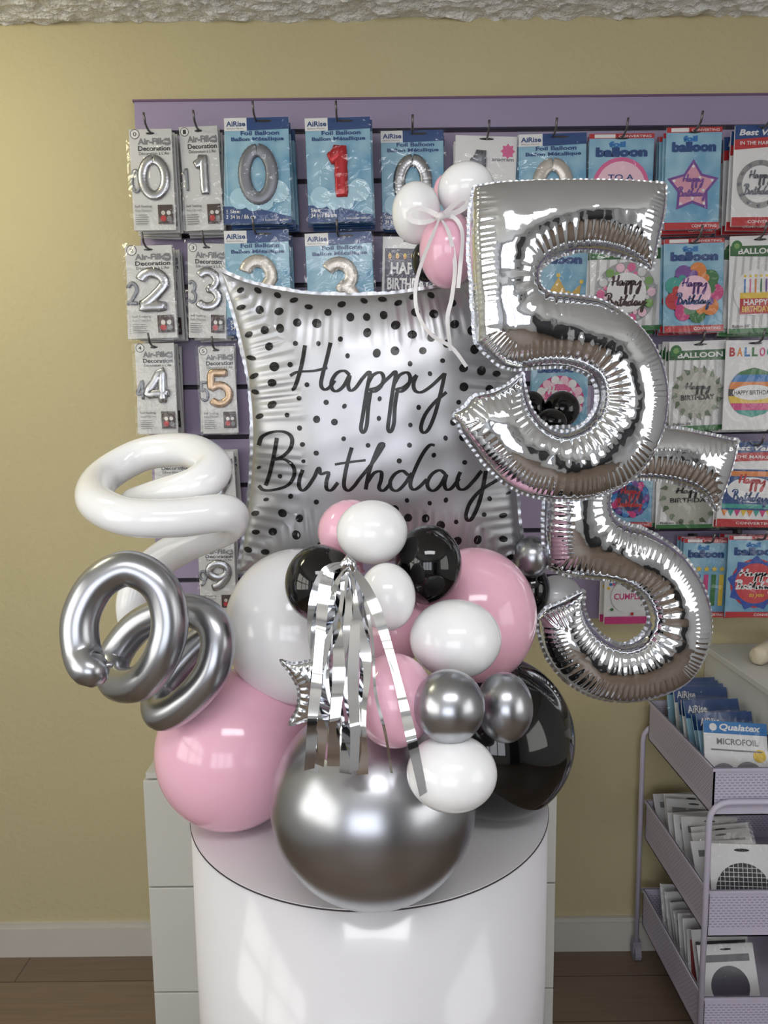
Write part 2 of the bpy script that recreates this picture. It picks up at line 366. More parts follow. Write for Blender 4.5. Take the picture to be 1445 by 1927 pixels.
P = [
 (238,243,327,433,1.80,'air',('0',),'white packet printed with a silver number 0, leftmost of the top row',4,'silver zero'),
 (333,238,413,433,1.82,'air',('1',),'white packet printed with a silver number 1, next to the silver zero packet',4,'silver number one'),
 (419,222,545,420,1.79,'sky',('0',SILVD),'sky blue packet with a pewter grey number 0 balloon picture',5,'pewter zero'),
 (572,222,697,417,1.79,'sky',('1',REDF),'sky blue packet with a bright red number 1 balloon picture',4,'red number one'),
 (716,246,834,428,1.84,'sky',('0',SILV),'sky blue packet with shiny silver number 0, beside the red one packet',2,'shiny blue-backed zero'),
 (858,256,973,430,1.83,'plain',(None,),'plain white packet with small pink emblem above the little white balloons',2,'pink emblem'),
 (978,252,1101,440,1.82,'sky',('0',PEARL),'sky blue packet half hidden behind the top of the upper number five',2,'half hidden sky blue'),
 (1112,252,1228,432,1.82,'foil',(mo_toa,),'light blue packet with a pink circle reading TO A, behind the upper five',3,'pink circle'),
 (1259,240,1354,432,1.79,'foil',(mo_star,),'light blue packet with a pink and purple star, right of the upper five',4,'purple star'),
 (1388,236,1480,425,1.77,'best',(mo_silver,),'blue and red packet with a silver round balloon at the top right edge',3,'silver round balloon'),
 (231,462,327,636,1.80,'air',('2',),'white packet printed with a silver number 2, left end of second row',4,'silver number two'),
 (350,458,428,636,1.82,'air',('3',),'white packet printed with a silver number 3 in the second row',3,'silver number three'),
 (419,434,545,628,1.80,'sky',('2',PEARL),'sky blue packet with a pearl number 2 above the left corner of the cushion',3,'pearl number two'),
 (572,438,700,630,1.80,'sky',('3',PEARL),'sky blue packet with a pearl number 3 rising behind the cushion balloon top edge',3,'pearl number three'),
 (720,446,822,628,1.84,'dark',(None,),'packet with dark purple balloon and white capitals beside the bow balloons',2,'dark purple'),
 (1000,455,1105,628,1.84,'foil',(mo_crown,),'blue packet with a gold crown seen inside the upper five',2,'gold crown'),
 (1113,452,1240,622,1.82,'green',(mo_circle(SILV,cW,(cLP,cLG,cCard,cP),cBr,14,.06),),'packet with a pale floral silver circle right of the upper five',3,'pale floral'),
 (1253,449,1359,624,1.79,'foil',(mo_circle(cK,cLP,(cHP,cGr,cO,cPu,cT,cR),cPu,9,.14,cDB),),'light blue packet with a round balloon ringed in bright colour blobs',3,'colour blob ring'),
 (1378,444,1470,626,1.78,'green',(mo_cake,),'green topped packet with a red birthday cake and candles',3,'birthday cake'),
 (249,646,331,816,1.81,'air',('4',),'white packet printed with a silver number 4, left end of third row',4,'silver number four'),
 (370,652,443,815,1.83,'air',('5',GOLD),'white packet printed with a gold number 5 in the third row',3,'gold number five'),
 (1002,665,1105,815,1.84,'foil',(mo_circle(cHP,cP,(cW,cLP),cW),),'packet with hot pink round balloon seen through bowl of the upper five',1,'hot pink round balloon'),
 (1262,642,1361,808,1.80,'green',(mo_leaf,),'green labelled packet with a leafy round balloon in the third row',3,'third row leafy'),
 (1371,640,1470,808,1.78,'multi',(mo_stripe,),'white packet with rainbow lettering and a striped round balloon',3,'rainbow lettered'),
 (285,852,362,1000,1.84,'air',('6',),'white silver number packet behind the top of the white twisted balloon',2,'number six'),
 (366,850,442,1000,1.83,'air',('7',),'white silver number packet between white twisted balloon and cushion balloon',2,'number seven'),
 (1146,862,1229,990,1.84,'foil',(mo_circle(cDB,G('#23305e'),(cPu,cB,cHP),cR),),'packet with a navy round balloon between the two fives',1,'navy round balloon'),
 (1240,850,1361,992,1.83,'green',(mo_leaf,),'green packet with leaf print behind the lower five',2,'fourth row leafy'),
 (1364,832,1475,990,1.78,'best',(mo_banner,),'blue and red packet with a square banner balloon, right edge, fourth row',2,'square banner'),
 (370,1022,443,1150,1.84,'air',('9',),'lowest white silver number packet above the silver coiled balloon',2,'number nine'),
 (1140,1058,1223,1172,1.84,'cumple',(None,),'packet with hot pink borders and confetti dots beside the lower five',1,'confetti dot'),
 (1290,1014,1369,1160,1.81,'foil',(mo_candle,),'light blue packet with coloured candles in the lowest row',2,'coloured candle'),
 (1376,1008,1475,1160,1.79,'foil',(mo_redhb,),'light blue packet with a red round balloon in the lowest row',2,'red round balloon'),
]
DES = {'air':(d_air, cCard), 'sky':(d_sky, SKY), 'plain':(d_plainwhite, cW), 'foil':(d_foil, SKY), 'green':(d_green, cW), 'best':(d_best, cW), 'multi':(d_multi, cW), 'cumple':(d_cumple, cW), 'dark':(d_dark, cW)}
for (x0, y0, x1, y1, Y, kind, args, desc, nb, short) in P:
    xc = (x0+x1)/2
    tl = at(x0, y0, Y); br = at(x1, y1, Y)
    w = br.x-tl.x; h = tl.z-br.z
    fn, base = DES[kind]
    r = make_packet(w, h, base, fn, args, desc)
    top = at(xc, y0, Y); r.location = (top.x, Y, top.z)
    r.rotation_euler = (R(random.uniform(-.5, .5)), R(random.uniform(-2, 2)), R(random.uniform(-1.5, 1.5)))
    n = nb; gap = (PANY-.012-Y)/(n+1)
    for k in range(n):
        c = copy_tree(r)
        for ch in list(c.children):
            if ch.name.startswith('clear_bag'): bpy.data.objects.remove(ch)
        c.location = (top.x+random.uniform(-.004, .006), Y+.010+gap*(k+.5), top.z+random.uniform(-.006, .003))
        c.rotation_euler = (0, R(random.uniform(-2.2, 2.2)), 0)
        c['label'] = 'spare packet behind the '+short+' packet'; c['group'] = 'spares behind the '+short+' packet'
    zh = top.z-.011
    hk = MB(); rise = .016
    hk.tube([(top.x, PANY+.004, zh), (top.x, Y-.02, zh+.004), (top.x, Y-.035, zh+.010), (top.x, Y-.045, zh+rise+.014)], .0026, 8)
    hk.box(top.x-.012, PANY-.002, zh-.02, top.x+.012, PANY+.003, zh+.012)
    tag(hk.build('display_hook', [metal], None, True), 'steel wire hook holding the '+short+' packet', 'hook', 'hooks on the slatted panel')

# ------------------------------------------------------------------ room
WALL = M('#bbb08b', .75, bump=.25, bscale=60, var=.05, name='beige_wall_paint', nscale=2)
WALL2 = M('#d6d7d8', .8, var=.03, name='pale_wall_paint')
CEIL = M('#e8e7e3', .95, bump=1, bscale=120, name='popcorn_ceiling')
def struct(o): o['kind'] = 'structure'; return o
XL, XR, YB, ZC = -1.9, 2.3, -2.8, at(700, 33, WALLY).z
def quadbox(name, a, mat): b = MB(); b.box(*a); return struct(b.build(name, [mat]))
quadbox('wall_back', (XL-.1, WALLY, -.05, XR+.1, WALLY+.1, ZC+.1), WALL)
quadbox('wall_left', (XL-.1, YB, -.05, XL, WALLY, ZC+.1), WALL2)
quadbox('wall_right', (XR, YB, -.05, XR+.1, WALLY, ZC+.1), WALL2)
quadbox('wall_front', (XL-.1, YB-.1, -.05, XR+.1, YB, ZC+.1), WALL2)
fm = bpy.data.materials.new('brown_plank_floor'); fm.use_nodes = True; nt = fm.node_tree; b = nt.nodes['Principled BSDF']
tc = nt.nodes.new('ShaderNodeTexCoord'); bk = nt.nodes.new('ShaderNodeTexBrick'); bk.inputs['Scale'].default_value = 1; bk.inputs['Brick Width'].default_value = 1.2; bk.inputs['Row Height'].default_value = .15; bk.inputs['Mortar Size'].default_value = .0015
bk.inputs['Color1'].default_value = lin('#7c6a5a'); bk.inputs['Color2'].default_value = lin('#877462'); bk.inputs['Mortar'].default_value = lin('#463a32')
ns = nt.nodes.new('ShaderNodeTexNoise'); mp = nt.nodes.new('ShaderNodeMapping'); mp.inputs['Scale'].default_value = (2, 40, 1); ns.inputs['Scale'].default_value = 3
mx = nt.nodes.new('ShaderNodeMix'); mx.data_type = 'RGBA'; mx.blend_type = 'MULTIPLY'; mx.inputs['Factor'].default_value = .35
nt.links.new(tc.outputs['Object'], bk.inputs['Vector']); nt.links.new(tc.outputs['Object'], mp.inputs['Vector']); nt.links.new(mp.outputs['Vector'], ns.inputs['Vector'])
nt.links.new(bk.outputs['Color'], mx.inputs['A']); nt.links.new(ns.outputs['Fac'], mx.inputs['B']); nt.links.new(mx.outputs['Result'], b.inputs['Base Color']); b.inputs['Roughness'].default_value = .45
quadbox('floor', (XL-.1, YB-.1, -.1, XR+.1, WALLY+.1, 0), fm)
nx, ny = 420, 60
xs = np.linspace(XL, XR, nx+1); ys = np.linspace(WALLY-.32, WALLY+.02, ny+1)
def vnoise(nx, ny, k):
    a = np.random.rand(nx//k+3, ny//k+3); X = np.arange(nx+1)/k; Yy = np.arange(ny+1)/k
    i = X.astype(int); j = Yy.astype(int); fx = (X-i)[:, None]; fy = (Yy-j)[None]
    return a[i][:, j]*(1-fx)*(1-fy)+a[i+1][:, j]*fx*(1-fy)+a[i][:, j+1]*(1-fx)*fy+a[i+1][:, j+1]*fx*fy
hz = vnoise(nx, ny, 2)*.7+vnoise(nx, ny, 5)*.5
hz = np.clip(hz-.35, 0, 1)*.02
V = [(xs[i], ys[j], ZC-hz[i, j]) for i in range(nx+1) for j in range(ny+1)]
Fc = [(i*(ny+1)+j, i*(ny+1)+j+1, (i+1)*(ny+1)+j+1, (i+1)*(ny+1)+j) for i in range(nx) for j in range(ny)]
cb = MB(); cb.box(XL-.1, YB-.1, ZC+.002, XR+.1, WALLY+.1, ZC+.1); cb.add(V, Fc); struct(cb.build('ceiling', [CEIL]))
TRIM = M('#c4c0b8', .4, name='white_trim_paint')
zb = at(100, 1740, WALLY-.015).z
bb = MB(); bb.box(XL, WALLY-.016, 0, XR, WALLY, zb-.012); bb.box(XL, WALLY-.011, zb-.012, XR, WALLY, zb); struct(bb.build('baseboard_back', [TRIM]))
bb = MB(); bb.box(XL, YB, 0, XL+.016, WALLY, zb); struct(bb.build('baseboard_left', [TRIM]))
def window(name, axis, c, a0, a1, z0, z1, strength, tint='#ffffff', nv=3, nh=2, fr='#55565a'):
    E = M(tint, .5, emit=strength, name='daylight_pane'); bmul = M(fr, .5)
    m = MB()
    def bx(u0, v0, u1, v1, t0, t1, mi):
        if axis == 'y': m.box(u0, min(c+t0, c+t1), v0, u1, max(c+t0, c+t1), v1, mi)
        else: m.box(min(c+t0, c+t1), u0, v0, max(c+t0, c+t1), u1, v1, mi)
    bx(a0, z0, a1, z1, 0, .01, 0)
    for i in range(nv+1): u = a0+(a1-a0)*i/nv; bx(u-.04, z0, u+.04, z1, .01, .035, 1)
    for j in range(nh+1): v = z0+(z1-z0)*j/nh; bx(a0-.04, v-.04, a1+.04, v+.04, .01, .035, 1)
    return struct(m.build(name, [E, bmul]))
window('window_1', 'y', YB, -1.6, .55, .75, 2.2, 3.6, '#f0f4ff', 3, 1)
window('window_2', 'x', XL, -1.6, .6, .9, 2.15, 3.2, '#fdfaf2', 3, 2, '#c8c6c0')
window('window_3', 'x', XR-.035, -1.6, .2, .9, 2.15, 1.9, '#fbfbf8', 3, 2, '#c8c6c0')
dm = MB(); dk_ = M('#2f3034', .4, name='dark_panel_paint')
dm.box(.95, YB, 0, 1.9, YB+.05, 2.1, 0, .004); struct(dm.build('reflection_panel_1', [dk_]))  # unseen dark slab added behind the camera to give the foil dark reflections
def area(name, loc, size, sy, power, color, target):
    l = bpy.data.lights.new(name, 'AREA'); l.shape = 'RECTANGLE'; l.size = size; l.size_y = sy; l.energy = power; l.color = color
    o = bpy.data.objects.new(name, l); COL.objects.link(o); o.location = loc
    o.rotation_euler = (Vector(target)-Vector(loc)).to_track_quat('-Z', 'Y').to_euler(); return o
area('ceiling_lamp_light', (.1, -.35, 2.36), 1.1, .35, 13, (.98, .98, 1), (.1, .2, 0))
area('ceiling_lamp_light', (-1.25, 1.15, 2.38), .4, .3, 7, (1, .94, .66), (-1.35, 1.8, 1.5))
w = bpy.data.worlds.new('world'); S.world = w; w.use_nodes = True
w.node_tree.nodes['Background'].inputs[0].default_value = (.75, .8, .9, 1); w.node_tree.nodes['Background'].inputs[1].default_value = .3
S.view_settings.view_transform = 'Standard'; S.view_settings.exposure = 0

# ------------------------------------------------------------------ slatted panel
LAV = M('#9589a6', .5, bump=.05, var=.03, name='lavender_laminate'); DK = M('#2a2230', .7)
pt = at(252, 192, PANY); pz1 = pt.z; px0 = pt.x; pz0 = at(1190, 1163, PANY).z
grooves = [at(722, y, PANY).z for y in (246, 340, 440, 535, 630, 725, 819, 910, 1001, 1088)]
edges = [pz1]+grooves+[pz0]
sp = MB(); sp.box(px0, PANY+.012, pz0, XR-.2, WALLY-.001, pz1, 1)
for i in range(len(edges)-1):
    a = edges[i]-(.006 if i else 0); c = edges[i+1]+(.006 if i < len(edges)-2 else 0)
    sp.box(px0, PANY, c, XR-.2, PANY+.0125, a, 0)
tag(sp.build('slatted_display_panel', [LAV, DK]), 'lavender slatted display panel with dark grooves mounted on beige wall', 'display panel')
tr = MB(); tr.box(px0-.003, PANY-.003, pz1, XR-.2, WALLY-.001, pz1+.0045)
tag(tr.build('panel_top_strip', [M('#6a4d6e', .5)]), 'thin dark purple strip along top of the lavender panel', 'trim strip')

# ------------------------------------------------------------------ plinth + drawers
ZT = .86; PR = .289; PC = Vector((-.028, .871+PR, 0))
pl = thing('plinth', (PC.x, PC.y, 0), 'glossy white round plinth carrying the whole balloon arrangement', 'plinth')
def disc(r, z0, z1, n=128):
    m = MB(); V = []
    for z in (z0, z1):
        for i in range(n): V.append((PC.x+r*math.cos(2*math.pi*i/n), PC.y+r*math.sin(2*math.pi*i/n), z))
    m.add(V, [(i, (i+1) % n, n+(i+1) % n, n+i) for i in range(n)]+[tuple(range(n))[::-1], tuple(range(n, 2*n))]); return m
pw = M('#dbdadf', .17, 0, .3, var=.01, name='glossy_white_laminate')
o = disc(PR-.001, 0, ZT-.003).build('drum', [pw], pl, True)
for f in o.data.polygons:
    if len(f.vertices) > 4: f.use_smooth = False
o = disc(PR+.0004, ZT-.003, ZT-.0013).build('edge_band', [M('#3b3338', .6)], pl)
o = disc(PR-.0005, ZT-.0013, ZT).build('top_panel', [M('#e0dfe2', .18, 0, .3, var=.01, name='white_top_laminate')], pl)
cw = M('#d0d0cb', .4, name='white_cabinet_paint')
cx0 = at(268, 1455, 1.55).x; cx1 = at(1048, 1500, 1.55).x; cz = at(268, 1455, 1.55).z
cab = thing('drawer_cabinet', ((cx0+cx1)/2, 1.73, 0), 'wide white drawer cabinet against the wall behind the plinth', 'cabinet')
m = MB(); m.box(cx0, 1.57, 0, cx1, WALLY-.018, cz-.014); m.box(cx0+.006, 1.553, cz-.014, cx1-.006, WALLY-.018, cz); m.build('body', [cw], cab)
zs = [cz-.016, at(300, 1670, 1.55).z, at(300, 1868, 1.55).z, .02]
cm = (cx0+cx1)/2
for i in range(3):
    for (a, c) in ((cx0, cm-.002), (cm+.002, cx1)):
        m = MB(); m.box(a, 1.55, zs[i+1]+.002, c, 1.57, zs[i]-.002, 0, .0015); d = m.build('drawer', [cw], cab)

# ------------------------------------------------------------------ latex balloons
PINK = M('#f2bcd1', .12, 0, .2, var=.02, name='pink_latex', sss=.15)
WHT = M('#f1f2f4', .12, 0, .2, var=.01, name='white_latex', sss=.1)
BLK = M('#060607', .07, 0, .2, var=.01, name='black_latex')
CHR = M('#aeb0b5', .28, 1, 0, var=.03, name='silver_chrome_latex')
CC = Vector((.0, 1.06, 1.12))
GB = 'latex balloons in the arrangement'
def balloon(px, py, rx, ry, Y, mat, label, cc=None, cat='balloon', nseg=56, group=GB):
    c = at(px, py, Y); s = pxs(px, py, Y); a = rx*s; bz = ry*s; by = (a+bz)/2
    k = ((cc or CC)-c); k = k+Vector((0, .05, 0)) if k.length < .05 else k
    k.normalize()
    root = thing('balloon', (c.x, c.y, c.z-bz), label, cat, group)
    q = Vector((0, 0, 1)).rotation_difference(k).to_matrix()
    nr = nseg//2; V = []; Fc = []
    for i in range(1, nr):
        th = math.pi*i/nr
        for j in range(nseg):
            ph = 2*math.pi*j/nseg
            p = Vector((math.sin(th)*math.cos(ph), math.sin(th)*math.sin(ph), math.cos(th)))
            f = 1+.04*max(p.z, 0)**4+.08*math.exp(-th*9)
            p = q @ (p*f)
            V.append((c.x+p.x*a, c.y+p.y*by, c.z+p.z*bz))
    top = len(V); p = q @ Vector((0, 0, 1.12)); V.append((c.x+p.x*a, c.y+p.y*by, c.z+p.z*bz))
    p2 = q @ Vector((0, 0, -1)); V.append((c.x+p2.x*a, c.y+p2.y*by, c.z+p2.z*bz))
    for i in range(nr-2):
        for j in range(nseg):
            k2 = (j+1) % nseg; Fc.append((i*nseg+j, (i+1)*nseg+j, (i+1)*nseg+k2, i*nseg+k2))
    for j in range(nseg):
        k2 = (j+1) % nseg; Fc.append((top, j, k2)); Fc.append((top+1, (nr-2)*nseg+k2, (nr-2)*nseg+j))
    mesh('body', V, Fc, mat, root, True)
    tp = Vector(V[top]); m = MB(); u = min(a, .06)*.12
    m.tube([tp-k*u*.6, tp-k*u*.2, tp+k*u*.4, tp+k*u*.9, tp+k*u*1.8], [u*.4, u*.8, u*.8, u*.4, u*1.0], 12)
    m.build('knot', [mat], root, True)
    return root
def restY(px, py, ry):
    lo, hi = .5, 1.6
    for _ in range(40):
        Y = (lo+hi)/2; b = at(px, py, Y).z-ry*pxs(px, py, Y)
        if b > ZT+.001: lo = Y
        else: hi = Y
    return Y
balloon(702, 1507, 192, 184, restY(702, 1507, 184), CHR, 'largest silver chrome balloon resting at front of the plinth', nseg=96)
balloon(438, 1408, 142, 146, restY(438, 1408, 146), PINK, 'large pink balloon resting on the left of the plinth', nseg=80)
balloon(932, 1385, 146, 150, restY(932, 1385, 150), BLK, 'large black balloon resting on the right of the plinth', nseg=80)
balloon(560, 1178, 135, 146, 1.12, WHT, 'large white balloon below the cushion balloon beside silver coil', nseg=80)
balloon(893, 1158, 115, 128, 1.10, PINK, 'large pink balloon between the small white balloons and lower five', nseg=80)
balloon(700, 1001, 67, 60, .96, WHT, 'small white balloon topmost in the front centre cluster')
balloon(660, 1000, 62, 60, 1.06, PINK, 'small pink balloon peeking out behind the topmost small white balloon')
balloon(604, 1098, 68, 74, .96, BLK, 'small black balloon left of the tassel top')
balloon(806, 1062, 63, 75, .99, BLK, 'small black balloon right of the topmost small white balloon')
balloon(728, 1123, 54, 64, .90, WHT, 'small white balloon directly right of the tassel knot')
balloon(742, 1185, 66, 62, 1.0, PINK, 'small pink balloon mostly hidden behind tassel and white balloons')
balloon(857, 1202, 86, 74, .90, WHT, 'oval white balloon above the two small silver balloons')
balloon(742, 1318, 76, 88, .83, PINK, 'medium pink balloon behind the tassel above the largest silver one')
balloon(845, 1329, 67, 69, .79, CHR, 'left and larger of the two small silver chrome balloons')
balloon(949, 1331, 53, 66, .86, CHR, 'right and smaller of the two small silver chrome balloons')
balloon(850, 1454, 85, 70, .78, WHT, 'white balloon below the small silver balloons crossed by a tassel strip')
TCc = Vector(at(830, 415, 1.16))
balloon(783, 401, 46, 56, 1.15, WHT, 'left white balloon of the little bow cluster on top', TCc)
balloon(877, 356, 53, 48, 1.15, WHT, 'upper right white balloon of the little bow cluster on top', TCc)
balloon(843, 471, 54, 70, 1.13, PINK, 'pink balloon hanging below the white bow', TCc)
balloon(838, 358, 22, 28, 1.24, PINK, 'tiny pink balloon hidden behind the two white bow cluster balloons', TCc)
balloon(802, 492, 28, 38, 1.25, BLK, 'small black balloon behind the pink bow cluster balloon', TCc)
HC = Vector(at(1035, 790, 1.33))
balloon(1000, 768, 26, 32, 1.28, BLK, 'leftmost tiny black balloon seen through the upper five', HC)
balloon(1057, 770, 33, 34, 1.28, BLK, 'upper right tiny black balloon seen through the upper five', HC)
balloon(1036, 793, 30, 24, 1.22, BLK, 'lowest tiny black balloon seen through the upper five', HC)
balloon(1000, 1048, 34, 40, 1.2, CHR, 'small silver balloon half hidden left of the lower five stem')
balloon(1000, 1110, 34, 48, 1.23, BLK, 'small black balloon tucked behind the large pink balloon by lower five')
balloon(1050, 1122, 44, 40, 1.27, WHT, 'small white balloon behind the tail of the lower five')

# ------------------------------------------------------------------ coiled balloons
def coil(name, pts, rpx, mat, label, nip=False):
    Pp = [tuple(at(x, y, Y)) for x, y, Y in pts]
    Q = catmull(Pp, step=.006)
    n = len(Q); r0 = rpx*pxs(pts[3][0], pts[3][1], pts[3][2]); L = .006
    rr = []
    for i in range(n):
        e = min(i, n-1-i)*L+.0006
        rr.append(r0*math.sqrt(max(.02, 1-(1-min(1, e/(r0*1.1)))**2)))
    m = MB(); m.tube([Vector(q) for q in Q], rr, 32)
    root = thing(name, Vector(Pp[0]), label, 'balloon', 'coiled long balloons')
    m.build('body', [mat], root, True)
    if nip:
        a = Vector(Q[0]); d = (Vector(Q[0])-Vector(Q[3])).normalized(); m = MB(); u = r0*.22
        m.tube([a-d*u, a, a+d*u*.8, a+d*u*1.3], [u*1.3, u, u*.7, u*.2], 14); m.build('tip', [mat], root, True)
    return root
coil('twisted_balloon', [(240,955,1.12),(300,936,1.07),(372,912,1.05),(402,878,1.08),(355,848,1.14),(270,855,1.17),(194,898,1.13),(180,942,1.04),(238,972,.99),(330,975,.99),(424,966,1.02),(424,992,1.08),(350,1025,1.12),(285,1068,1.13),(252,1130,1.12),(262,1200,1.12)], 34, WHT, 'long white balloon coiled in a loop at upper left')
coil('twisted_balloon', [(204,1252,.885),(172,1258,.885),(154,1226,.90),(152,1160,.91),(186,1097,.92),(243,1070,.93),(300,1102,.93),(320,1170,.925),(303,1238,.92),(265,1284,.93),(220,1284,.97),(214,1240,1.01),(260,1178,1.02),(330,1148,1.01),(388,1160,.99),(410,1202,.975),(396,1268,.965),(345,1326,.97),(302,1342,.99),(302,1300,1.03),(350,1235,1.05),(410,1180,1.06)], 35, CHR, 'long silver chrome balloon coiled in two rings at left', True)

# ------------------------------------------------------------------ foil balloons
def inside(Pn, poly):
    x, y = Pn[:, 0], Pn[:, 1]; r = np.zeros(len(Pn), bool)
    for i in range(len(poly)):
        x1, y1 = poly[i-1]; x2, y2 = poly[i]
        if y1 == y2: continue
        c = ((y1 > y) != (y2 > y))
        r ^= c & (x < (x2-x1)*(y-y1)/(y2-y1)+x1)
    return r
def nearest(Pn, poly):
    A = poly; B = np.roll(poly, -1, 0); D = B-A; L2 = (D**2).sum(1)+1e-12; Ls = np.sqrt(L2); cum = np.r_[0, np.cumsum(Ls)[:-1]]
    dd = np.empty(len(Pn)); ss = np.empty(len(Pn)); ii = np.empty(len(Pn), int)
    for a in range(0, len(Pn), 1500):
        Q = Pn[a:a+1500]
        t = ((Q[:, None, 0]-A[None, :, 0])*D[None, :, 0]+(Q[:, None, 1]-A[None, :, 1])*D[None, :, 1])/L2; np.clip(t, 0, 1, out=t)
        d2 = (Q[:, None, 0]-A[None, :, 0]-t*D[None, :, 0])**2+(Q[:, None, 1]-A[None, :, 1]-t*D[None, :, 1])**2
        j = d2.argmin(1); r = np.arange(len(Q))
        dd[a:a+1500] = np.sqrt(d2[r, j]); ss[a:a+1500] = cum[j]+t[r, j]*Ls[j]; ii[a:a+1500] = j
    return dd, ss, ii
def foil(name, segs, Y, k, cell, ds, rings, grid, A, d0, lam, mat, label, fl=7, iters=2500, straight=.6, undul=.25):
    pts = []
    for sg in segs: pts += list(catmull(sg, n=10))[:-1]
    pts = np.array(pts); Q = np.vstack([pts, pts[:1]]); L = np.r_[0, np.cumsum(np.linalg.norm(np.diff(Q, axis=0), axis=1))]
    n = int(L[-1]/ds); ssu = np.linspace(0, L[-1], n+1)[:-1]
    poly = np.stack([np.interp(ssu, L, Q[:, 0]), np.interp(ssu, L, Q[:, 1])], 1)
    area2 = (poly[:, 0]*np.roll(poly[:, 1], -1)-np.roll(poly[:, 0], -1)*poly[:, 1]).sum()
    if area2 < 0: poly = poly[::-1].copy()
    tan = np.roll(poly, -1, 0)-np.roll(poly, 1, 0); tan /= np.linalg.norm(tan, axis=1)[:, None]
    nin = np.stack([-tan[:, 1], tan[:, 0]], 1)
    ang = np.unwrap(np.arctan2(tan[:, 1], tan[:, 0])); kw = max(3, int(14/ds))
    curv = (np.roll(ang, -kw)-np.roll(ang, kw)); curv = (curv+math.pi) % (2*math.pi)-math.pi
    curv = curv/(2*kw*ds)
    conc = np.clip(np.abs(curv)*70, 0, 1.3)
    ker = np.ones(25)/25; conc = np.convolve(np.r_[conc[-12:], conc, conc[:12]], ker, 'valid')
    x0, y0 = poly.min(0)-3*cell; x1, y1 = poly.max(0)+3*cell
    gx = np.arange(x0, x1, cell); gy = np.arange(y0, y1, cell)
    GX, GY = np.meshgrid(gx, gy, indexing='ij'); Pg = np.stack([GX.ravel(), GY.ravel()], 1)
    mk = inside(Pg, poly); dg = np.zeros(len(Pg)); dg[mk] = nearest(Pg[mk], poly)[0]
    mk = mk.reshape(GX.shape); dg = dg.reshape(GX.shape); u = np.zeros(GX.shape)
    for _ in range(iters):
        u[1:-1, 1:-1] = np.where(mk[1:-1, 1:-1], (u[:-2, 1:-1]+u[2:, 1:-1]+u[1:-1, :-2]+u[1:-1, 2:]+cell*cell)/4, 0)
    val = mk & (dg > 1.5*cell); psi = np.where(val, u/np.maximum(dg, 1e-6), 0); ok = val.astype(float)
    for _ in range(12):
        s = sum(np.roll(np.roll(psi*ok, a, 0), b, 1) for a in (-1, 0, 1) for b in (-1, 0, 1)); c = sum(np.roll(np.roll(ok, a, 0), b, 1) for a in (-1, 0, 1) for b in (-1, 0, 1))
        new = (ok == 0) & (c > 0); psi[new] = (s/np.maximum(c, 1))[new]; ok[new] = 1
    def interp(Pn):
        fx = (Pn[:, 0]-x0)/cell; fy = (Pn[:, 1]-y0)/cell; i = np.clip(fx.astype(int), 0, len(gx)-2); j = np.clip(fy.astype(int), 0, len(gy)-2); a = fx-i; b = fy-j
        return psi[i, j]*(1-a)*(1-b)+psi[i+1, j]*a*(1-b)+psi[i, j+1]*(1-a)*b+psi[i+1, j+1]*a*b
    C = [poly]
    for r in rings:
        q = poly+nin*r; q = q[inside(q, poly)]
        if len(q):
            d = nearest(q, poly)[0]; C.append(q[d > r*.93])
    ax_, ay_ = np.arange(x0, x1, grid), np.arange(y0, y1, grid)
    g = np.stack([a.ravel() for a in np.meshgrid(ax_, ay_, indexing='ij')], 1)+np.random.uniform(-.15, .15, (len(ax_)*len(ay_), 2))*grid
    g = g[inside(g, poly)]; g = g[nearest(g, poly)[0] > rings[-1]+grid*.4]; C.append(g)
    allp = np.vstack(C)
    res = delaunay_2d_cdt([Vector(p) for p in allp], [(i, (i+1) % len(poly)) for i in range(len(poly))], [], 0, 1e-4)
    V2 = np.array([tuple(v) for v in res[0]]); T = np.array([f for f in res[2]])
    T = T[inside(V2[T].mean(1), poly)]
    d, s, ii = nearest(V2, poly)
    h = k*np.sqrt(np.maximum(0, 2*interp(V2)*d))
    ph = s+5*np.sin(s/31.)+4*np.sin(s/17.3+1)+8*np.sin(s/90.)
    wv = 1-2*np.abs(np.sin(math.pi*ph/lam))
    am = .65+.35*np.sin(s/41.+2*np.sin(s/63.))
    wgt = (d/d0)*np.exp(1-d/d0)
    h = h+A*wgt*wv*am*(straight+conc[ii])*np.minimum(1, h/10)
    wv2 = np.sin(V2[:, 0]*.051+V2[:, 1]*.033)*np.sin(V2[:, 1]*.047-V2[:, 0]*.021)
    h = h+undul*wv2*np.minimum(1, d/20)
    h = np.maximum(h, 0); h[d < .05] = 0
    bnd = d < .05
    Vw = []; s0 = pxs(*poly.mean(0), Y)
    for p, hh in zip(V2, h):
        q = at(p[0], p[1], Y); Vw.append((q.x, q.y-hh*s0, q.z))
    nf = len(Vw); mp = {}
    for i, (p, hh) in enumerate(zip(V2, h)):
        if bnd[i]: mp[i] = i
        else: mp[i] = len(Vw); q = Vw[i]; Vw.append((q[0], Y+hh*s0*.95, q[2]))
    def nrm_y(t):
        a, b, c = (Vector(Vw[i]) for i in t); return (b-a).cross(c-a).y
    tot = sum(nrm_y(t) for t in T[:200]); flip = tot > 0
    Fr = [tuple(t[::-1]) if flip else tuple(t) for t in T.tolist()]
    Bk = [tuple(mp[i] for i in t[::-1]) for t in Fr]
    lo = min(v[2] for v in Vw); cx = sum(v[0] for v in Vw)/len(Vw)
    root = thing(name, (cx, Y, lo), label, 'foil balloon', None)
    o = mesh('body', Vw, Fr+Bk, mat, root, True)
    m = MB(); V = []; n = len(poly); nz = np.convolve(np.random.uniform(-1, 1, n+8), np.ones(9)/9, 'valid')[:n]*2.2
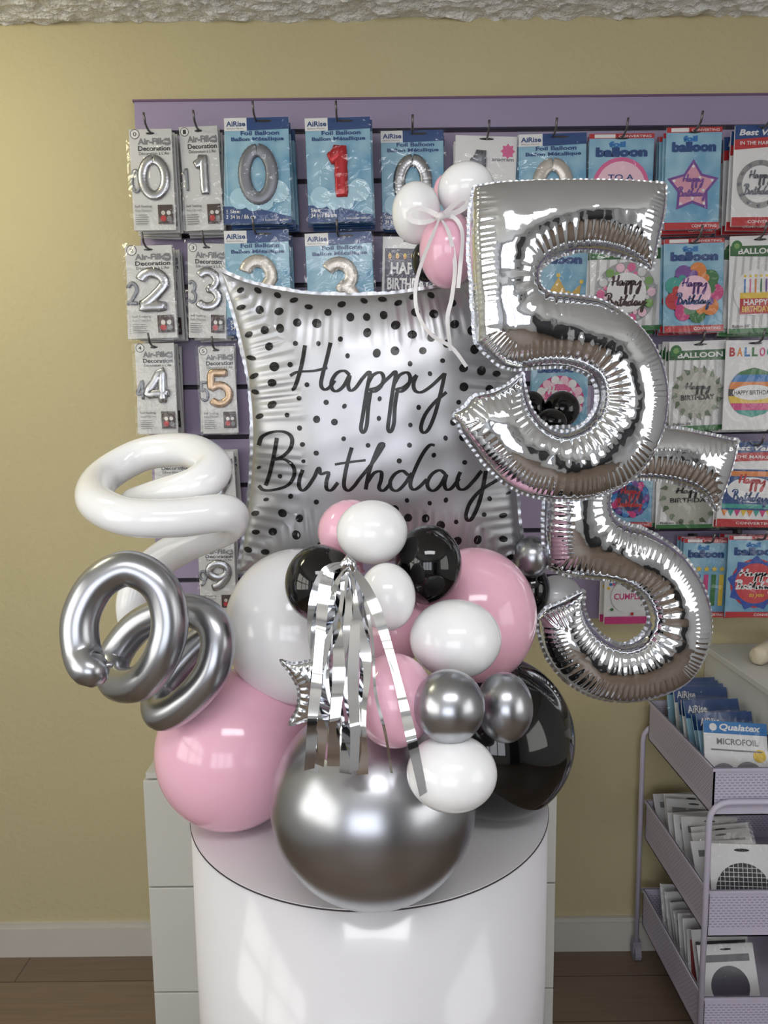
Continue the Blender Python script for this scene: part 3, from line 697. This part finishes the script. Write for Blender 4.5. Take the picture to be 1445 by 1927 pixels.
    for j, p in enumerate(poly):
        ph_ = j*ds*2*math.pi/lam
        w_ = fl*(1+.12*math.sin(ph_)+.3*nz[j])
        a = at(p[0]+nin[j][0]*1.0, p[1]+nin[j][1]*1.0, Y); q = p-nin[j]*w_; b = at(q[0], q[1], Y)
        V += [tuple(a), (b.x, b.y+(.5*math.cos(ph_)+nz[j])*s0*1.5, b.z)]
    m.add(V, [(2*i, 2*i+1, (2*i+3) % (2*n), (2*i+2) % (2*n)) for i in range(n)])
    m.build('crimped_seam', [SEAM], root, True)
    bv = BVHTree.FromPolygons([Vector(v) for v in Vw[:nf]], Fr)
    return root, bv, poly
SEAM = M('#b4b5b8', .32, 1, name='crimped_silver_edge')
FOIL = M('#dfe2e7', .07, 1, 0, bump=.07, bscale=16, var=.02, name='mirror_silver_foil')
SATIN = M('#b9babe', .4, .85, 0, bump=.03, bscale=12, var=.03, name='satin_silver_foil')
up5 = [[(892,352),(950,345),(1050,341),(1150,341),(1252,346)],[(1252,346),(1248,400),(1236,455),(1226,508)],
 [(1226,508),(1195,490),(1140,475),(1085,473),(1040,487),(1016,508),(1014,535),(1032,551),(1075,556),(1130,566),(1185,600),(1225,645),(1248,700),(1254,755),(1244,815),(1217,870),(1173,912),(1120,934),(1060,940),(1000,932),(950,908),(912,872),(886,838),(868,812),(862,797)],
 [(862,797),(854,788),(852,778)],
 [(852,778),(874,766),(893,746),(925,738),(955,724),(984,703)],
 [(984,703),(988,735),(1000,770),(1022,798),(1055,813),(1090,803),(1115,778),(1124,745),(1115,715),(1090,698),(1055,690),(1010,691),(985,694),(950,691),(918,670),(894,645)],
 [(894,645),(888,560),(882,470),(884,400),(892,352)]]
RG = [1,2.5,5,8.5,13,18.5,25,32,40]
foil('number_five_balloon', up5, 1.06, .84, 4, 2.2, RG, 7, 1.75, 17, 11, FOIL, 'upper mirror silver foil number five balloon leaning over the cushion balloon', 4.5, straight=.55, undul=1.3)
lo5 = [[(1024,806),(1100,804),(1200,806),(1270,806),(1388,829)],[(1388,829),(1375,880),(1360,925),(1347,962)],
 [(1347,962),(1320,928),(1270,907),(1215,900),(1170,906),(1148,928),(1150,965),(1175,985),(1220,1000),(1280,1042),(1320,1100),(1336,1160),(1330,1220),(1297,1277),(1240,1308),(1170,1318),(1110,1307),(1062,1277),(1032,1240),(1016,1200),(1012,1162)],
 [(1012,1162),(1030,1145),(1060,1130),(1098,1112)],
 [(1098,1112),(1098,1145),(1112,1175),(1142,1203),(1175,1211),(1208,1195),(1220,1162),(1208,1125),(1178,1102),(1140,1090),(1095,1085),(1060,1080),(1030,1066)],
 [(1030,1066),(1022,1000),(1023,945),(1020,870),(1024,806)]]
foil('number_five_balloon', lo5, 1.18, .8, 4, 2.2, RG, 7, 1.75, 17, 11, FOIL, 'lower mirror silver foil number five balloon behind and below the other', 4.5, straight=.55, undul=1.3)
pil = [[(416,512),(470,533),(560,551),(650,556),(740,553),(830,540),(920,524),(1010,505)],[(1010,505),(985,600),(970,700),(966,800),(970,900),(978,1000),(992,1080)],
 [(992,1080),(900,1062),(800,1052),(700,1050),(580,1055),(450,1076)],[(450,1076),(462,1000),(473,900),(476,800),(466,700),(444,600),(416,512)]]
root, bv, poly = foil('square_cushion_balloon', pil, 1.225, .34, 8, 4, [1.5,4,8,13,20,29,40,54,72,95], 13, 3.2, 38, 18, SATIN, 'satin silver square cushion balloon with black dots and Happy Birthday script', 6, 4000, undul=1.6)
INK = M('#08080a', .3, name='black_ink')
def proj(x, y, lift=.0008):
    d = (ROT @ Vector(((x-W_/2)/F, -(y-H_/2)/F, -1))).normalized()
    loc, n, i, dist = bv.ray_cast(CAM, d)
    if loc is None: return None
    if n.dot(d) > 0: n = -n
    return loc+n*lift
m = MB()
for st in strokes:
    q = catmull([tuple(p) for p in st], step=2.5)
    if len(q) < 3: continue
    t = np.gradient(q, axis=0); t /= np.linalg.norm(t, axis=1)[:, None]+1e-9
    V = []; okk = True
    for i in range(len(q)):
        down = abs(t[i][1]); hw = 2.1+1.7*down
        for sgn in (-1, 1):
            p = proj(q[i][0]-t[i][1]*hw*sgn, q[i][1]+t[i][0]*hw*sgn)
            if p is None: okk = False; break
            V.append(p)
        if not okk: break
    nn = len(V)//2
    m.add(V[:nn*2], [(2*i, 2*i+1, 2*i+3, 2*i+2) for i in range(nn-1)])
m2 = MB()
def dot(x, y, rx, ry, a):
    V = []
    for j in range(14):
        t = 2*math.pi*j/14; u, v = rx*math.cos(t), ry*math.sin(t)
        p = proj(x+u*math.cos(a)-v*math.sin(a), y+u*math.sin(a)+v*math.cos(a))
        if p is None: return
        V.append(p)
    c = proj(x, y)
    m2.add(V+[c], [(j, (j+1) % 14, 14) for j in range(14)])
m.build('script_lettering', [INK], root)
def edge_d(x, y): return nearest(np.array([[x, y]], float), poly)[0][0]
placed = []
tries = 0
allst = np.array([p for st in strokes for p in catmull([tuple(q) for q in st], step=8)])
dot(571, 868, 4, 4, 0)
while tries < 9000:
    tries += 1
    x = random.uniform(415, 1008); y = random.uniform(508, 1080)
    if not inside(np.array([[x, y]]), poly)[0]: continue
    d = edge_d(x, y)
    if d < 9: continue
    dt = np.min(np.hypot(allst[:, 0]-x, allst[:, 1]-y))
    if dt < 17: continue
    far = 29 if d < 110 else 33
    if any(math.hypot(x-a, y-b) < far for a, b in placed): continue
    placed.append((x, y)); r = 8.8 if d < 110 else (7.4 if d < 160 else 5)
    if dt < 34: r = min(r, 5)
    sq = max(.6, min(1, d/45)); dot(x, y, r*random.uniform(.8, 1.05), r*sq*random.uniform(.85, 1.05), random.uniform(-.6, .6))
m2.build('dot_print', [INK], root)
mini = [[(528,1242),(552,1250),(590,1243),(632,1236)],[(632,1236),(620,1275),(620,1320),(630,1358)],[(630,1358),(600,1352),(575,1355),(546,1364)],[(546,1364),(560,1330),(562,1295),(548,1268),(528,1242)]]
foil('mini_foil_balloon', mini, .86, .5, 3, 2.5, [1,3,6,10,15], 6, 1.6, 8, 11, FOIL, 'tiny crinkled silver foil balloon poking out left of the tassel', 4, 800)

# ------------------------------------------------------------------ tassel
ta = thing('foil_tassel', at(655, 1066, .845), 'shiny silver foil strip tassel hanging in front of the balloons', 'tassel')
STRIP = M('#e0e2e6', .08, 1, 0, name='foil_strip')
def strip(pts, w0, Y0, Y1, seed, parent=ta, mat=STRIP, name='strip', curl=.65):
    rnd = random.Random(seed); q = catmull(pts, step=6); t = np.gradient(q, axis=0); t /= np.linalg.norm(t, axis=1)[:, None]+1e-9
    V = []; n = len(q); p1, p2, p3 = rnd.uniform(0, 6), rnd.uniform(3, 7), rnd.uniform(0, 6)
    for i in range(n):
        f = i/(n-1); tw = curl*math.sin(p1+f*p2)
        Y = Y0+(Y1-Y0)*min(1, f*1.3)+.003*math.sin(p3+f*8)
        w = w0*math.cos(tw)/2*min(1, .45+f*5)
        nx_, ny_ = -t[i][1], t[i][0]
        s = pxs(q[i][0], q[i][1], Y)
        for sg in (-1, 1):
            P3 = at(q[i][0]+nx_*w*sg, q[i][1]+ny_*w*sg, Y); V.append((P3.x, P3.y+sg*math.sin(tw)*w0*s*.5, P3.z))
    mm = MB(); mm.add(V, [(2*i, 2*i+1, 2*i+3, 2*i+2) for i in range(n-1)])
    return mm.build(name, [mat], parent, True)
T0 = (655, 1064)
SP = [
 ([T0,(630,1070),(612,1100),(602,1200),(592,1330),(582,1448)],23,.756),
 ([T0,(638,1078),(622,1130),(618,1260),(606,1370),(600,1440)],22,.762),
 ([T0,(643,1085),(634,1160),(638,1260),(630,1360),(627,1442)],24,.750),
 ([T0,(650,1095),(652,1180),(646,1290),(654,1380),(650,1456)],24,.757),
 ([T0,(660,1095),(668,1170),(664,1280),(668,1380),(666,1452)],21,.750),
 ([T0,(668,1090),(680,1150),(688,1250),(680,1350),(682,1458)],22,.758),
 ([T0,(675,1085),(700,1130),(722,1190),(748,1280),(772,1380),(797,1495)],20,.742),
 ([T0,(636,1064),(610,1078),(592,1120),(586,1180),(592,1250),(588,1330)],17,.79),
 ([T0,(680,1110),(700,1200),(706,1300),(725,1380),(737,1455)],6,.752),
 ([T0,(648,1100),(630,1220),(612,1330),(590,1452)],20,.768),
 ([T0,(664,1100),(676,1200),(668,1300),(640,1400),(628,1440)],18,.766),
 ([T0,(640,1100),(616,1180),(604,1260),(618,1350),(612,1430)],18,.772),
 ([T0,(655,1100),(660,1200),(640,1300),(664,1400),(672,1448)],16,.770)]
for i, (p, w_, y1) in enumerate(SP): strip(p, w_, .838, y1, i)
kb = MB(); c = at(655, 1062, .836); kb.tube([c+Vector((-.006, 0, -.012)), c+Vector((-.004, 0, 0)), c+Vector((0, 0, .007)), c+Vector((.004, 0, .001)), c+Vector((.006, 0, -.012))], [.003, .006, .005, .006, .003], 10); kb.build('knot', [STRIP], ta, True)
# ------------------------------------------------------------------ bow
RIB = M('#e4e1e2', .35, 0, .2, name='white_satin_ribbon')
bw = thing('ribbon_bow', at(828, 408, 1.085), 'white satin ribbon bow with long tails tied on the top cluster', 'ribbon bow')
def rib(pts, w0, Y0, Y1, seed, name): return strip(pts, w0, Y0, Y1, seed, bw, RIB, name, .4)
rib([(828,408),(800,418),(776,415),(768,402),(784,392),(805,396),(828,408)], 10, 1.088, 1.082, 3, 'loop')
rib([(828,408),(845,394),(864,376),(878,372),(880,384),(862,398),(828,408)], 10, 1.088, 1.082, 4, 'loop')
rib([(828,408),(815,440),(795,490),(782,540),(786,590),(812,630),(850,654),(878,690)], 7, 1.08, 1.10, 5, 'tail')
rib([(828,408),(845,440),(856,500),(850,560),(842,600),(848,660)], 8, 1.078, 1.10, 6, 'tail')
rib([(828,408),(855,410),(870,440),(866,500),(862,542)], 8, 1.082, 1.075, 8, 'tail')
kb = MB(); c = at(828, 408, 1.08); kb.tube([c+Vector((-.006, 0, 0)), c, c+Vector((.006, 0, 0))], [.0045, .006, .0045], 10); kb.build('knot', [RIB], bw, True)

# ------------------------------------------------------------------ trolley
LV = M('#c2bccf', .4, 0, .15, name='lavender_metal')
pm = bpy.data.materials.new('perforated_lavender_metal'); pm.use_nodes = True; nt = pm.node_tree; b = nt.nodes['Principled BSDF']
tc = nt.nodes.new('ShaderNodeTexCoord'); sx = nt.nodes.new('ShaderNodeSeparateXYZ'); ad = nt.nodes.new('ShaderNodeMath'); ad.operation = 'ADD'; cbn = nt.nodes.new('ShaderNodeCombineXYZ'); bk = nt.nodes.new('ShaderNodeTexBrick')
nt.links.new(tc.outputs['Object'], sx.inputs[0]); nt.links.new(sx.outputs['X'], ad.inputs[0]); nt.links.new(sx.outputs['Y'], ad.inputs[1]); nt.links.new(ad.outputs[0], cbn.inputs['X']); nt.links.new(sx.outputs['Z'], cbn.inputs['Y']); nt.links.new(cbn.outputs[0], bk.inputs['Vector'])
bk.inputs['Scale'].default_value = 1; bk.inputs['Brick Width'].default_value = .011; bk.inputs['Row Height'].default_value = .0062; bk.inputs['Mortar Size'].default_value = .0022
bk.inputs['Color1'].default_value = lin('#8c869a'); bk.inputs['Color2'].default_value = lin('#8c869a'); bk.inputs['Mortar'].default_value = lin('#c2bccf'); nt.links.new(bk.outputs['Color'], b.inputs['Base Color']); b.inputs['Roughness'].default_value = .4
X0, X1, YF, YR = .69, 1.05, 1.48, 1.86
cart = thing('rolling_cart', ((X0+X1)/2, (YF+YR)/2, 0), 'lavender metal three tier rolling cart filled with packets', 'cart')
TZ = [(.637, .743), (.358, .466), (.11, .214)]
for z0, z1 in TZ:
    m = MB(); t = .003
    m.box(X0, YF, z0, X1, YR, z0+t, 0)
    for a in ((X0, YF, X1, YF+t), (X0, YR-t, X1, YR), (X0, YF, X0+t, YR), (X1-t, YF, X1, YR)): m.box(a[0], a[1], z0+.018, a[2], a[3], z1-.014, 1); m.box(a[0], a[1], z0, a[2], a[3], z0+.018, 0); m.box(a[0], a[1], z1-.014, a[2], a[3], z1, 0)
    for a in ((X0-.004, YF-.004, X1+.004, YF+.002), (X0-.004, YR-.002, X1+.004, YR+.004), (X0-.004, YF, X0+.002, YR), (X1-.002, YF, X1+.004, YR)): m.box(a[0], a[1], z1-.006, a[2], a[3], z1, 0)
    m.build('tray', [LV, pm], cart)
for yy in (YF-.010, YR+.010):
    m = MB(); zt = .672; pth = [(X0-.010, yy, .05), (X0-.010, yy, zt-.04)]+[(X0-.010+.04*(1-math.cos(a)), yy, zt-.04+.04*math.sin(a)) for a in (.4, .8, 1.2, 1.57)]
    pth += [(X1+.010-.04*(1-math.cos(a)), yy, zt-.04+.04*math.sin(a)) for a in (1.57, 1.2, .8, .4)]+[(X1+.010, yy, zt-.04), (X1+.010, yy, .05)]
    m.tube(pth, .0063, 12); m.build('tube_frame', [LV], cart, True)
for xx in (X0-.010, X1+.010):
    for yy in (YF-.010, YR+.010):
        m = MB(); m.tube([(xx-.008, yy, .022), (xx+.008, yy, .022)], .022, 16); m.box(xx-.011, yy-.008, .022, xx+.011, yy+.008, .055); m.build('caster', [M('#8b8795', .5)], cart)
def leaning(w, h, base, fn, args, label, x, y, z, lean, yaw=0, grp=None, roll=0):
    t = make_packet(w, h, base, fn, args, label, film=True)
    t.rotation_euler = (R(-lean), R(roll), R(yaw)); t.location = (x, y+h*math.sin(R(lean)), z+h*math.cos(R(lean)))
    if grp: t['group'] = grp
    return t
def d_micro(a):
    a.rect(0, .84, 1, 1, cB); a.text('Qualatex', .25, .87, .9, .97, cW, .03, .2); a.ell(.15, .92, .06, cW); a.text('MICROFOIL', .2, .7, .85, .78, cG, .02); a.ell(.3, .3, .2, SILV); a.ell(.68, .32, .22, SILV); a.ell(.86, .58, .1, cY); a.rect(.1, .62, .9, .64, cG)
def d_bl(a):
    a.rect(0, .78, 1, 1, cDB); a.text('AiRise', .05, .84, .4, .94, cW, .02); a.ell(.5, .4, .3, SILV); a.rect(0, 0, 1, .12, cDB)
def d_disco(a):
    a.ell(.5, .92, .12, cK, .02); a.ell(.5, .4, .42, G('#7d8080', .2, .8)); k = a.w/a.h
    for i in range(-5, 6):
        t = i/6; hw = .42*math.sqrt(1-t*t); a.rect(.5-hw, .4+.42*k*t-.004, .5+hw, .4+.42*k*t+.004, cW); a.rect(.5+.42*t-.004, .4-hw*k, .5+.42*t+.004, .4+hw*k, cW)
def d_red(a): a.rect(.05, .05, .95, .85, G('#8e3a3c')); a.ell(.5, .45, .3, cCard); a.ell(.5, .93, .1, cK, .015)
def d_blk(a): a.rect(.05, .08, .95, .85, G('#45434a')); a.ell(.5, .45, .3, SILVD); a.ell(.5, .93, .1, cK, .015)
def d_grey(a): a.ell(.5, .93, .1, cK, .015); a.rect(.1, .76, .9, .86, cG); a.ell(.5, .42, .34, SILV); a.rect(.1, .05, .5, .08, cG)
for i in range(9):
    leaning(.13, random.uniform(.145, .18), (cLB, SKY, cW)[i % 3], d_bl, (), 'blue and white packet standing in a row in the top cart tray', X0+.085+random.uniform(-.005, .03), 1.60+.024*i, .645, 22, random.uniform(-3, 3), 'blue packets in the top cart tray', random.uniform(-4, 4))
leaning(.135, .165, cW, d_micro, (), 'white packet with blue header and two silver circles front of top tray', X0+.085, 1.515, .65, 22, -6, None, 2)
leaning(.13, .17, SKY, d_bl, (), 'light blue packet leaning just behind the white packet in top tray', X0+.08, 1.562, .648, 20, 4)
leaning(.12, .17, cW, d_bl, (), 'white and blue packet at the right of the top cart tray', X0+.26, 1.56, .645, 20, 5)
for i in range(10):
    leaning(.14, random.uniform(.13, .155), cCard if i % 2 else cW, d_grey, (), 'clear bagged grey packet standing in a row in the middle cart tray', X0+.085+random.uniform(-.005, .03), 1.57+.024*i, .365, 28, random.uniform(-3, 3), 'grey packets in the middle cart tray', random.uniform(-4, 4))
leaning(.14, .165, cW, d_disco, (), 'packet with a mirror ball picture front of the middle cart tray', X0+.10, 1.51, .37, 14, -4)
for i in range(9):
    k = i % 4
    leaning(.13, random.uniform(.14, .17), (cW, cCard, cCard, cW)[k], (d_grey, d_blk, d_red, d_grey)[k], (), ('pale packet standing in the bottom cart tray', 'dark printed packet standing in the bottom cart tray', 'dull red printed packet standing in the bottom cart tray', 'pale packet standing in the bottom cart tray')[k], X0+.09, 1.53+.028*i, .118, 20, random.uniform(-3, 3), ('pale packets in the bottom cart tray', 'dark packets in the bottom cart tray', 'dull red packets in the bottom cart tray', 'pale packets in the bottom cart tray')[k], random.uniform(-3, 3))
sh = thing('wall_shelf', (1.2, 1.75, .76), 'white boxed wall shelf above the cart at right edge', 'shelf')
m = MB(); m.box(.853, 1.5, .77, 1.7, PANY+.02, .862, 0, .002); m.build('box_body', [cw], sh)
m = MB(); m.box(.846, 1.49, .862, 1.71, PANY+.02, .878, 0, .002); m.build('top_board', [cw], sh)
cream = M('#d8cdb4', .6, bump=.6, bscale=40, name='cream_paper')
for i, (x, y) in enumerate(((.895, 1.80), (.93, 1.68), (1.03, 1.82))):
    m = MB(); m.tube([(x, y-.07, .902), (x+.01, y-.065, .902), (x+.1, y+.03, .902), (x+.105, y+.033, .902)], [.018, .022, .022, .018], 20)
    tag(m.build('paper_roll', [cream], None, True), ['cream wrapped roll nearest the wall corner of the shelf', 'cream wrapped roll lying at front of the shelf', 'cream wrapped roll farthest right on the shelf'][i], 'paper roll', 'cream rolls on the shelf')
